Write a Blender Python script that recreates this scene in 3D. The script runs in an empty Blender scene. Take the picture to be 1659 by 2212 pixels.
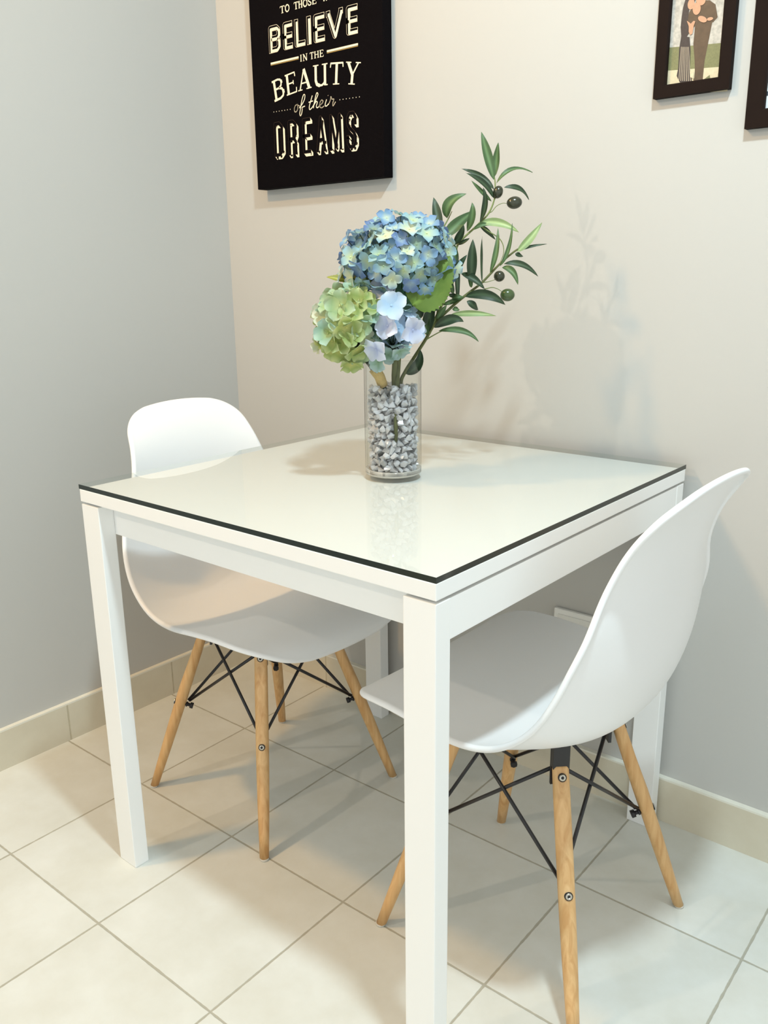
import bpy, bmesh, math, random
from mathutils import Vector, Matrix
random.seed(7)
C = bpy.context.scene.collection
PI = math.pi

# ------------------------------------------------------------ camera, light, exposure
CAM_LOC = (1.7852, -1.5187, 1.0753)
cam = bpy.data.cameras.new('camera'); cam_o = bpy.data.objects.new('camera', cam); C.objects.link(cam_o)
cam.sensor_fit = 'VERTICAL'; cam.sensor_height = 36.0; cam.lens = 36.0*1855.2/2212.0
cam.clip_start = 0.02
cam_o.location = CAM_LOC; cam_o.rotation_euler = (1.29904, 0.01243, 0.69622)
bpy.context.scene.camera = cam_o

sc = bpy.context.scene
sc.view_settings.view_transform = 'Standard'; sc.view_settings.look = 'None'
sc.view_settings.gamma = 1.0; sc.view_settings.use_curve_mapping = False
sc.view_settings.exposure = -0.08
sc.cycles.max_bounces = 14; sc.cycles.transparent_max_bounces = 64
sc.cycles.transmission_bounces = 10; sc.cycles.caustics_reflective = False; sc.cycles.caustics_refractive = False
sc.cycles.sample_clamp_indirect = 6.0

world = bpy.data.worlds.new('world'); sc.world = world; world.use_nodes = True
bg = world.node_tree.nodes['Background']; bg.inputs[0].default_value = (0.90, 0.97, 0.99, 1); bg.inputs[1].default_value = 1.28

def area(name, loc, target, size, power, color, spread=180):
    l = bpy.data.lights.new(name, 'AREA'); l.shape = 'DISK'; l.size = size; l.energy = power; l.color = color
    l.spread = math.radians(spread)
    o = bpy.data.objects.new(name, l); C.objects.link(o); o.location = loc
    o.rotation_euler = (Vector(target)-Vector(loc)).to_track_quat('-Z', 'Y').to_euler()
    return o
area('warm_ceiling_lamp', (0.12, -1.38, 2.46), (0.62, -0.5, 0.5), 0.12, 18, (1.0, 0.58, 0.20))
area('warm_entry_lamp', (0.10, -2.75, 2.35), (0.95, -0.26, 1.1), 0.05, 12.5, (1.0, 0.85, 0.68))
area('cool_ceiling_lamp', (1.60, -0.91, 2.48), (1.0, -0.5, 0.4), 0.13, 34, (0.74, 0.92, 1.0))

# ------------------------------------------------------------ helpers
def srgb(r, g, b):
    f = lambda c: (c/12.92 if c <= 0.04045 else ((c+0.055)/1.055)**2.4)
    return (f(r/255), f(g/255), f(b/255), 1)
def N(nt, t, **k):
    n = nt.nodes.new(t)
    for a, v in k.items(): setattr(n, a, v)
    return n
def new_mat(name):
    m = bpy.data.materials.new(name); m.use_nodes = True; nt = m.node_tree
    return m, nt, nt.nodes['Principled BSDF']
def mat(name, col, rough=0.5, metal=0.0, noise=0.0, nscale=30, bump=0.0, bscale=200, spec=0.5, coat=0.0, sss=0):
    m, nt, p = new_mat(name)
    p.inputs['Base Color'].default_value = col; p.inputs['Roughness'].default_value = rough
    p.inputs['Metallic'].default_value = metal; p.inputs['Specular IOR Level'].default_value = spec
    p.inputs['Coat Weight'].default_value = coat
    tc = N(nt, 'ShaderNodeTexCoord')
    if noise:
        n = N(nt, 'ShaderNodeTexNoise'); n.inputs['Scale'].default_value = nscale; n.inputs['Detail'].default_value = 5
        nt.links.new(tc.outputs['Object'], n.inputs['Vector'])
        mx = N(nt, 'ShaderNodeMix', data_type='RGBA')
        a = tuple(c*(1-noise) for c in col[:3])+(1,); b = tuple(min(1, c*(1+noise)) for c in col[:3])+(1,)
        mx.inputs[6].default_value = a; mx.inputs[7].default_value = b
        nt.links.new(n.outputs['Fac'], mx.inputs[0]); nt.links.new(mx.outputs[2], p.inputs['Base Color'])
    if bump:
        n = N(nt, 'ShaderNodeTexNoise'); n.inputs['Scale'].default_value = bscale; n.inputs['Detail'].default_value = 4
        nt.links.new(tc.outputs['Object'], n.inputs['Vector'])
        bp = N(nt, 'ShaderNodeBump'); bp.inputs['Strength'].default_value = bump; bp.inputs['Distance'].default_value = 0.002
        nt.links.new(n.outputs['Fac'], bp.inputs['Height']); nt.links.new(bp.outputs[0], p.inputs['Normal'])
    return m

def obj(name, bm, mats, parent=None, smooth=False):
    me = bpy.data.meshes.new(name)
    if isinstance(bm, bmesh.types.BMesh):
        bm.normal_update(); bm.to_mesh(me); bm.free()
    else:
        me.from_pydata(bm[0], [], bm[1]); me.update()
    for m in (mats if isinstance(mats, (list, tuple)) else [mats]): me.materials.append(m)
    if smooth:
        for f in me.polygons: f.use_smooth = True
    o = bpy.data.objects.new(name, me); C.objects.link(o)
    if parent is not None: o.parent = parent
    return o
def thing(name, label, cat, loc=(0, 0, 0), rotz=0, group=None):
    o = bpy.data.objects.new(name, None); C.objects.link(o); o.location = loc; o.rotation_euler = (0, 0, rotz)
    o.empty_display_size = 0.05
    return tag(o, label, cat, group)
def tag(o, label, cat, group=None, kind=None):
    o['label'] = label; o['category'] = cat
    if group: o['group'] = group
    if kind: o['kind'] = kind
    return o
def struct(o, label=None, cat=None):
    o['kind'] = 'structure'
    if label: o['label'] = label
    if cat: o['category'] = cat
    return o
def box(bm, x0, x1, y0, y1, z0, z1, mi=0, bevel=0.0, M=None):
    vs = [bm.verts.new((x, y, z)) for x in (x0, x1) for y in (y0, y1) for z in (z0, z1)]
    if M is not None:
        for v in vs: v.co = M @ v.co
    idx = [(0, 1, 3, 2), (4, 6, 7, 5), (0, 4, 5, 1), (2, 3, 7, 6), (0, 2, 6, 4), (1, 5, 7, 3)]
    fs = []
    for i in idx:
        f = bm.faces.new([vs[k] for k in i]); f.material_index = mi; fs.append(f)
    if bevel:
        es = set(e for f in fs for e in f.edges)
        r = bmesh.ops.bevel(bm, geom=list(es), offset=bevel, segments=2, affect='EDGES', profile=0.6)
        for f in r['faces']: f.material_index = mi
def tube(bm, pts, radii, n=10, caps=True, mi=0):
    pts = [Vector(p) for p in pts]
    if not isinstance(radii, (list, tuple)): radii = [radii]*len(pts)
    rings = []; up = None
    for i, p in enumerate(pts):
        t = (pts[min(i+1, len(pts)-1)]-pts[max(i-1, 0)]).normalized()
        if up is None: up = t.orthogonal().normalized()
        up = (up - t*up.dot(t)).normalized(); s = t.cross(up)
        rings.append([bm.verts.new(p + (up*math.cos(2*PI*k/n)+s*math.sin(2*PI*k/n))*radii[i]) for k in range(n)])
    for a, b in zip(rings, rings[1:]):
        for k in range(n):
            f = bm.faces.new((a[k], a[(k+1) % n], b[(k+1) % n], b[k])); f.material_index = mi; f.smooth = True
    if caps:
        f = bm.faces.new(rings[0][::-1]); f.material_index = mi
        f = bm.faces.new(rings[-1]); f.material_index = mi
def lathe(bm, prof, n=48, M=None, mi=0, close=False):
    rings = []
    for r, z in prof:
        if r < 1e-6:
            v = bm.verts.new((0, 0, z)); rings.append([v]*n)
        else: rings.append([bm.verts.new((r*math.cos(2*PI*k/n), r*math.sin(2*PI*k/n), z)) for k in range(n)])
    pairs = list(zip(rings, rings[1:]))
    if close: pairs.append((rings[-1], rings[0]))
    for a, b in pairs:
        for k in range(n):
            vs = []
            for v in (a[k], a[(k+1) % n], b[(k+1) % n], b[k]):
                if v not in vs: vs.append(v)
            if len(vs) > 2:
                f = bm.faces.new(vs); f.material_index = mi; f.smooth = True
    if M is not None:
        for v in set(v for r in rings for v in r): v.co = M @ v.co
def spline(pts, n):
    """Catmull-Rom through pts (tuples of any length), n samples evenly over the index."""
    P = [tuple(p) for p in pts]; P = [tuple(2*a-b for a, b in zip(P[0], P[1]))]+P+[tuple(2*a-b for a, b in zip(P[-1], P[-2]))]
    out = []
    for k in range(n):
        u = k/(n-1)*(len(pts)-1); i = min(int(u), len(pts)-2); t = u-i
        a, b, c, d = P[i:i+4]
        out.append(tuple(0.5*(2*b_+(c_-a_)*t+(2*a_-5*b_+4*c_-d_)*t*t+(3*b_-a_-3*c_+d_)*t**3) for a_, b_, c_, d_ in zip(a, b, c, d)))
    return out

# ------------------------------------------------------------ materials
def tile_mat(name, base, dark, grout, axis='xy'):
    m, nt, p = new_mat(name); L = nt.links
    tc = N(nt, 'ShaderNodeTexCoord'); mp = N(nt, 'ShaderNodeMapping', vector_type='TEXTURE')
    mp.inputs['Location'].default_value = (0.6032, -0.8939, 0); mp.inputs['Rotation'].default_value = (0, 0, 0.0122 if axis == 'xy' else 0)
    L.new(tc.outputs['Object'], mp.inputs['Vector'])
    sx = N(nt, 'ShaderNodeSeparateXYZ'); L.new(mp.outputs[0], sx.inputs[0])
    def math_(op, a, b=None, c=None):
        n = N(nt, 'ShaderNodeMath', operation=op)
        for i, v in enumerate((a, b, c)):
            if v is None: continue
            if isinstance(v, (int, float)): n.inputs[i].default_value = v
            else: L.new(v, n.inputs[i])
        return n.outputs[0]
    wob = N(nt, 'ShaderNodeTexNoise'); wob.inputs['Scale'].default_value = 60; L.new(tc.outputs['Object'], wob.inputs['Vector'])
    w = math_('MULTIPLY', math_('SUBTRACT', wob.outputs['Fac'], 0.5), 0.0022)
    masks = []; cells = []
    for a, size in (('X', 0.2966), ('Y', 0.3012)):
        if a.lower() not in axis: continue
        q = math_('DIVIDE', sx.outputs[a], size)
        cells.append(math_('FLOOR', q))
        d = math_('MULTIPLY', math_('ABSOLUTE', math_('SUBTRACT', q, math_('ROUND', q))), size)
        d = math_('ADD', d, w)
        mr = N(nt, 'ShaderNodeMapRange', interpolation_type='SMOOTHSTEP'); L.new(d, mr.inputs[0])
        mr.inputs[1].default_value = 0.0011; mr.inputs[2].default_value = 0.0026; mr.inputs[3].default_value = 1; mr.inputs[4].default_value = 0
        masks.append(mr.outputs[0])
    g = masks[0] if len(masks) == 1 else math_('MAXIMUM', masks[0], masks[1])
    n1 = N(nt, 'ShaderNodeTexNoise'); n1.inputs['Scale'].default_value = 7; n1.inputs['Detail'].default_value = 7; n1.inputs['Roughness'].default_value = .62
    off = N(nt, 'ShaderNodeCombineXYZ')
    for i, c in enumerate(cells): L.new(math_('MULTIPLY', c, 3.7), off.inputs[i])
    va = N(nt, 'ShaderNodeVectorMath', operation='ADD'); L.new(tc.outputs['Object'], va.inputs[0]); L.new(off.outputs[0], va.inputs[1])
    L.new(va.outputs[0], n1.inputs['Vector'])
    cr = N(nt, 'ShaderNodeMapRange'); L.new(n1.outputs['Fac'], cr.inputs[0]); cr.inputs[1].default_value = .32; cr.inputs[2].default_value = .7
    mx = N(nt, 'ShaderNodeMix', data_type='RGBA'); mx.inputs[6].default_value = base; mx.inputs[7].default_value = dark; L.new(cr.outputs[0], mx.inputs[0])
    mg = N(nt, 'ShaderNodeMix', data_type='RGBA'); L.new(g, mg.inputs[0]); L.new(mx.outputs[2], mg.inputs[6]); mg.inputs[7].default_value = grout
    L.new(mg.outputs[2], p.inputs['Base Color'])
    rr = N(nt, 'ShaderNodeMapRange'); L.new(g, rr.inputs[0]); rr.inputs[3].default_value = .38; rr.inputs[4].default_value = .9
    L.new(rr.outputs[0], p.inputs['Roughness'])
    bp = N(nt, 'ShaderNodeBump', invert=True); bp.inputs['Strength'].default_value = 0.6; bp.inputs['Distance'].default_value = 0.0012
    L.new(g, bp.inputs['Height']); L.new(bp.outputs[0], p.inputs['Normal'])
    p.inputs['Specular IOR Level'].default_value = 0.4
    return m
M_floor = tile_mat('floor_tile', srgb(221, 222, 216), srgb(209, 208, 198), srgb(174, 170, 155))
M_skirt_x = tile_mat('skirting_tile_along_x', srgb(214, 206, 186), srgb(204, 194, 172), srgb(188, 178, 154), 'x')
M_skirt_y = tile_mat('skirting_tile_along_y', srgb(214, 206, 186), srgb(204, 194, 172), srgb(188, 178, 154), 'y')
M_grout = mat('skirting_top_grout', srgb(226, 222, 208), .7, noise=.06, nscale=60)
M_wall = mat('wall_paint', srgb(188, 186, 181), .55, noise=.012, nscale=3, bump=.06, bscale=60, spec=.3)
M_ceil = mat('ceiling_paint', srgb(225, 223, 218), .8)
M_table = mat('white_lacquered_steel', srgb(240, 240, 238), .38, spec=.5)
M_top = mat('white_table_panel', srgb(220, 221, 217), .35)
M_chair = mat('white_polypropylene', srgb(236, 236, 236), .36, spec=.45, bump=.03, bscale=500)
M_black = mat('black_steel', srgb(22, 20, 24), .38, spec=.6)
M_nut = mat('black_bolt', srgb(24, 22, 26), .5)
M_screw = mat('zinc_screw', srgb(190, 186, 176), .3, metal=1)
M_glide = mat('glide_plastic', srgb(205, 200, 188), .5)
M_canvas = mat('black_canvas_print', srgb(9, 6, 8), .75, noise=.10, nscale=14, bump=.35, bscale=900, spec=.05)
M_cream = mat('cream_ink', srgb(240, 226, 198), .6)
M_gold = mat('gold_brown_ink', srgb(150, 122, 62), .6)
M_brown = mat('brown_outline_ink', srgb(66, 42, 24), .6)
M_frame = mat('dark_brown_frame', srgb(28, 17, 12), .75, noise=.15, nscale=40, spec=.12)

def wood_mat():
    m, nt, p = new_mat('beech_wood'); L = nt.links
    tc = N(nt, 'ShaderNodeTexCoord'); mp = N(nt, 'ShaderNodeMapping'); mp.inputs['Scale'].default_value = (1, 1, .09)
    L.new(tc.outputs['Object'], mp.inputs[0])
    n = N(nt, 'ShaderNodeTexNoise'); n.inputs['Scale'].default_value = 90; n.inputs['Detail'].default_value = 4; n.inputs['Distortion'].default_value = 1.0
    L.new(mp.outputs[0], n.inputs['Vector'])
    r = N(nt, 'ShaderNodeValToRGB'); L.new(n.outputs['Fac'], r.inputs[0])
    r.color_ramp.elements[0].position = .3; r.color_ramp.elements[0].color = srgb(196, 148, 92)
    r.color_ramp.elements[1].position = .72; r.color_ramp.elements[1].color = srgb(222, 182, 128)
    L.new(r.outputs[0], p.inputs['Base Color']); p.inputs['Roughness'].default_value = .42
    return m
M_wood = wood_mat()

def clear_glass(name, tint=(1, 1, 1, 1), edge=None, refl=1.0):
    """thin clear glass: transparent with Fresnel reflection"""
    m, nt, p = new_mat(name); L = nt.links; nt.nodes.remove(p)
    out = nt.nodes['Material Output']
    tr = N(nt, 'ShaderNodeBsdfTransparent'); tr.inputs[0].default_value = tint
    gl = N(nt, 'ShaderNodeBsdfGlossy'); gl.inputs['Roughness'].default_value = 0.01
    fr = N(nt, 'ShaderNodeFresnel'); fr.inputs[0].default_value = 1.5
    geo = N(nt, 'ShaderNodeNewGeometry')
    k = N(nt, 'ShaderNodeMath', operation='MULTIPLY'); L.new(fr.outputs[0], k.inputs[0])
    inv = N(nt, 'ShaderNodeMath', operation='SUBTRACT'); inv.inputs[0].default_value = refl; L.new(geo.outputs['Backfacing'], inv.inputs[1])
    inv.use_clamp = True
    L.new(inv.outputs[0], k.inputs[1])
    mx = N(nt, 'ShaderNodeMixShader'); L.new(k.outputs[0], mx.inputs[0]); L.new(tr.outputs[0], mx.inputs[1]); L.new(gl.outputs[0], mx.inputs[2])
    L.new(mx.outputs[0], out.inputs['Surface'])
    return m
M_glass_top = clear_glass('table_glass', (.99, .995, .99, 1))
def edge_glass():
    m = mat('dark_green_glass_edge', srgb(18, 30, 26), .12, spec=.6, noise=.5, nscale=120); nt = m.node_tree; L = nt.links
    tr = N(nt, 'ShaderNodeBsdfTransparent'); tr.inputs[0].default_value = (.93, .97, .95, 1); geo = N(nt, 'ShaderNodeNewGeometry'); mx = N(nt, 'ShaderNodeMixShader')
    L.new(geo.outputs['Backfacing'], mx.inputs[0]); L.new(nt.nodes['Principled BSDF'].outputs[0], mx.inputs[1]); L.new(tr.outputs[0], mx.inputs[2])
    L.new(mx.outputs[0], nt.nodes['Material Output'].inputs['Surface']); return m      # seen from inside the sheet the cut edge is clear
M_glass_edge = edge_glass()
M_vase = clear_glass('vase_glass', (.965, .97, .965, 1))
def vase_base_mat():
    m, nt, p = new_mat('vase_base_glass')
    p.inputs['Base Color'].default_value = srgb(240, 237, 228); p.inputs['Roughness'].default_value = .08
    p.inputs['Transmission Weight'].default_value = .45; p.inputs['IOR'].default_value = 1.45
    return m
M_vbase = vase_base_mat()
def crystal_mat():
    m, nt, p = new_mat('clear_acrylic'); L = nt.links; out = nt.nodes['Material Output']
    nt.nodes.remove(p)
    tr = N(nt, 'ShaderNodeBsdfTransparent'); tr.inputs[0].default_value = (.97, .97, 1, 1)
    df = N(nt, 'ShaderNodeBsdfTranslucent'); df.inputs[0].default_value = (.98, .98, 1.0, 1)
    d2 = N(nt, 'ShaderNodeBsdfDiffuse'); d2.inputs[0].default_value = (.97, .96, .99, 1)
    gg = N(nt, 'ShaderNodeBsdfGlass'); gg.inputs['IOR'].default_value = 1.49; gg.inputs['Roughness'].default_value = 0
    gl = N(nt, 'ShaderNodeBsdfGlossy'); gl.inputs['Roughness'].default_value = .08
    a = N(nt, 'ShaderNodeMixShader'); a.inputs[0].default_value = .75; L.new(df.outputs[0], a.inputs[1]); L.new(d2.outputs[0], a.inputs[2])
    oi = N(nt, 'ShaderNodeObjectInfo'); rp = N(nt, 'ShaderNodeMapRange'); rp.inputs[3].default_value = .60; rp.inputs[4].default_value = 1.0; L.new(oi.outputs['Random'], rp.inputs[0])
    c = N(nt, 'ShaderNodeMixShader'); L.new(rp.outputs[0], c.inputs[0]); L.new(tr.outputs[0], c.inputs[1]); L.new(a.outputs[0], c.inputs[2])
    b = N(nt, 'ShaderNodeMixShader'); b.inputs[0].default_value = .20; L.new(c.outputs[0], b.inputs[1]); L.new(gg.outputs[0], b.inputs[2])
    fr = N(nt, 'ShaderNodeFresnel'); fr.inputs[0].default_value = 2.1
    e = N(nt, 'ShaderNodeMixShader'); L.new(fr.outputs[0], e.inputs[0]); L.new(b.outputs[0], e.inputs[1]); L.new(gl.outputs[0], e.inputs[2])
    L.new(e.outputs[0], out.inputs['Surface'])
    return m
M_crystal = crystal_mat()

def petal_mat(name, centre, mid, tip, trans=.35):
    """petal colour runs from the floret's eye to its rim (attribute 'reach' is stored on the petal mesh)"""
    m, nt, p = new_mat(name); L = nt.links; out = nt.nodes['Material Output']
    at = N(nt, 'ShaderNodeAttribute', attribute_name='reach')
    r = N(nt, 'ShaderNodeValToRGB'); L.new(at.outputs['Fac'], r.inputs[0])
    r.color_ramp.elements[0].position = .05; r.color_ramp.elements[0].color = centre
    r.color_ramp.elements[1].position = .95; r.color_ramp.elements[1].color = tip
    e = r.color_ramp.elements.new(.5); e.color = mid
    L.new(r.outputs[0], p.inputs['Base Color']); p.inputs['Roughness'].default_value = .65; p.inputs['Specular IOR Level'].default_value = .25
    t = N(nt, 'ShaderNodeBsdfTranslucent'); L.new(r.outputs[0], t.inputs[0])
    mx = N(nt, 'ShaderNodeMixShader'); mx.inputs[0].default_value = trans; L.new(p.outputs[0], mx.inputs[1]); L.new(t.outputs[0], mx.inputs[2])
    L.new(mx.outputs[0], out.inputs['Surface'])
    return m
BLUE = [petal_mat('blue_petal', srgb(206, 220, 200), srgb(140, 176, 206), srgb(126, 156, 194)),
        petal_mat('pale_aqua_petal', srgb(206, 220, 176), srgb(176, 204, 200), srgb(150, 188, 205)),
        petal_mat('grey_teal_petal', srgb(160, 180, 150), srgb(134, 162, 168), srgb(118, 146, 172)),
        petal_mat('violet_blue_petal', srgb(170, 190, 200), srgb(122, 148, 190), srgb(114, 136, 178)),
        petal_mat('cream_blue_petal', srgb(224, 228, 186), srgb(208, 220, 200), srgb(168, 196, 212))]
PALE = [petal_mat('white_lilac_petal', srgb(190, 200, 228), srgb(216, 222, 240), srgb(226, 228, 242)),
        petal_mat('ice_blue_petal', srgb(176, 204, 226), srgb(192, 214, 236), srgb(210, 222, 238)),
        petal_mat('aqua_grey_petal', srgb(160, 190, 160), srgb(176, 204, 196), srgb(192, 212, 214)),
        petal_mat('deep_teal_petal', srgb(70, 104, 96), srgb(96, 128, 118), srgb(160, 184, 160))]
GREEN = [petal_mat('sage_petal', srgb(206, 212, 150), srgb(166, 190, 140), srgb(190, 208, 178)),
         petal_mat('lime_petal', srgb(212, 212, 138), srgb(162, 180, 108), srgb(194, 205, 154)),
         petal_mat('aqua_green_petal', srgb(176, 194, 130), srgb(150, 182, 158), srgb(178, 204, 190)),
         petal_mat('cream_petal', srgb(200, 208, 160), srgb(200, 208, 180), srgb(216, 218, 200))]
def leaf_mat(name, a, b, vein=None, trans=.2):
    m, nt, p = new_mat(name); L = nt.links; out = nt.nodes['Material Output']
    tc = N(nt, 'ShaderNodeTexCoord'); n = N(nt, 'ShaderNodeTexNoise'); n.inputs['Scale'].default_value = 45; n.inputs['Detail'].default_value = 4
    L.new(tc.outputs['Object'], n.inputs['Vector'])
    mx = N(nt, 'ShaderNodeMix', data_type='RGBA'); mx.inputs[6].default_value = a; mx.inputs[7].default_value = b; L.new(n.outputs['Fac'], mx.inputs[0])
    at = N(nt, 'ShaderNodeAttribute', attribute_name='midrib')
    m2 = N(nt, 'ShaderNodeMix', data_type='RGBA'); m2.inputs[7].default_value = vein or tuple(min(1, c*1.9+.02) for c in b[:3])+(1,)
    L.new(at.outputs['Fac'], m2.inputs[0]); L.new(mx.outputs[2], m2.inputs[6])
    L.new(m2.outputs[2], p.inputs['Base Color']); p.inputs['Roughness'].default_value = .5
    t = N(nt, 'ShaderNodeBsdfTranslucent'); L.new(m2.outputs[2], t.inputs[0])
    ms = N(nt, 'ShaderNodeMixShader'); ms.inputs[0].default_value = trans; L.new(p.outputs[0], ms.inputs[1]); L.new(t.outputs[0], ms.inputs[2])
    L.new(ms.outputs[0], out.inputs['Surface'])
    return m
M_leaf = [leaf_mat('olive_leaf_green', srgb(52, 76, 44), srgb(84, 112, 66)),
          leaf_mat('olive_leaf_dark', srgb(30, 46, 30), srgb(54, 74, 46)),
          leaf_mat('olive_leaf_pale', srgb(118, 142, 88), srgb(156, 174, 120))]
M_lime = leaf_mat('bright_hydrangea_leaf', srgb(80, 108, 34), srgb(108, 134, 48), trans=.3)
M_teal = leaf_mat('bluish_hydrangea_leaf', srgb(54, 92, 66), srgb(70, 112, 84))
M_ylw = leaf_mat('yellow_green_leaf', srgb(120, 122, 40), srgb(160, 158, 60))
M_stem = mat('olive_stem_green', srgb(110, 122, 66), .6, noise=.25, nscale=60)
M_bark = mat('brown_green_stem', srgb(92, 96, 50), .7, noise=.4, nscale=80)
M_dstem = mat('dark_green_stem', srgb(38, 56, 38), .6, noise=.3, nscale=60)
M_raffia = mat('raffia_wrap', srgb(206, 176, 112), .8, noise=.2, nscale=150, bump=.8, bscale=300)
M_olive = mat('dark_olive_skin', srgb(44, 46, 30), .22, noise=.5, nscale=30, spec=.6)
M_olive_g = mat('green_olive_skin', srgb(58, 76, 38), .25, noise=.5, nscale=40, spec=.6)

# ------------------------------------------------------------ room
RX0, RX1, RY0, RY1, H = 0.0, 3.6, -3.6, 0.0, 2.5
bm = bmesh.new(); box(bm, RX0-.1, RX1, RY0, .1, -.05, 0); struct(obj('floor', bm, M_floor), 'pale beige square floor tiles laid straight to the walls', 'floor')
bm = bmesh.new(); box(bm, RX0-.1, RX1, 0, .1, 0, H); struct(obj('wall_back', bm, M_wall), 'light grey painted wall behind the table with the hanging pictures', 'wall')
bm = bmesh.new(); box(bm, -.1, 0, RY0, 0, 0, H); struct(obj('wall_left', bm, M_wall), 'light grey painted wall without pictures at the left', 'wall')
bm = bmesh.new(); box(bm, RX0-.1, RX1, RY0, .1, H, H+.1); struct(obj('ceiling', bm, M_ceil))
BH, BT = .0963, .012
def skirting(name, x0, x1, y0, y1, m, label):
    bm = bmesh.new(); box(bm, x0, x1, y0, y1, 0, BH-.004, 0); box(bm, x0, x1, y0, y1, BH-.004, BH, 1)
    struct(obj(name, bm, [m, M_grout]), label, 'baseboard')
skirting('baseboard_back', BT, RX1, -BT, 0, M_skirt_x, 'beige tile baseboard along the wall behind the table')
skirting('baseboard_left', 0, BT, RY0, 0, M_skirt_y, 'beige tile baseboard along the left wall')

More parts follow.
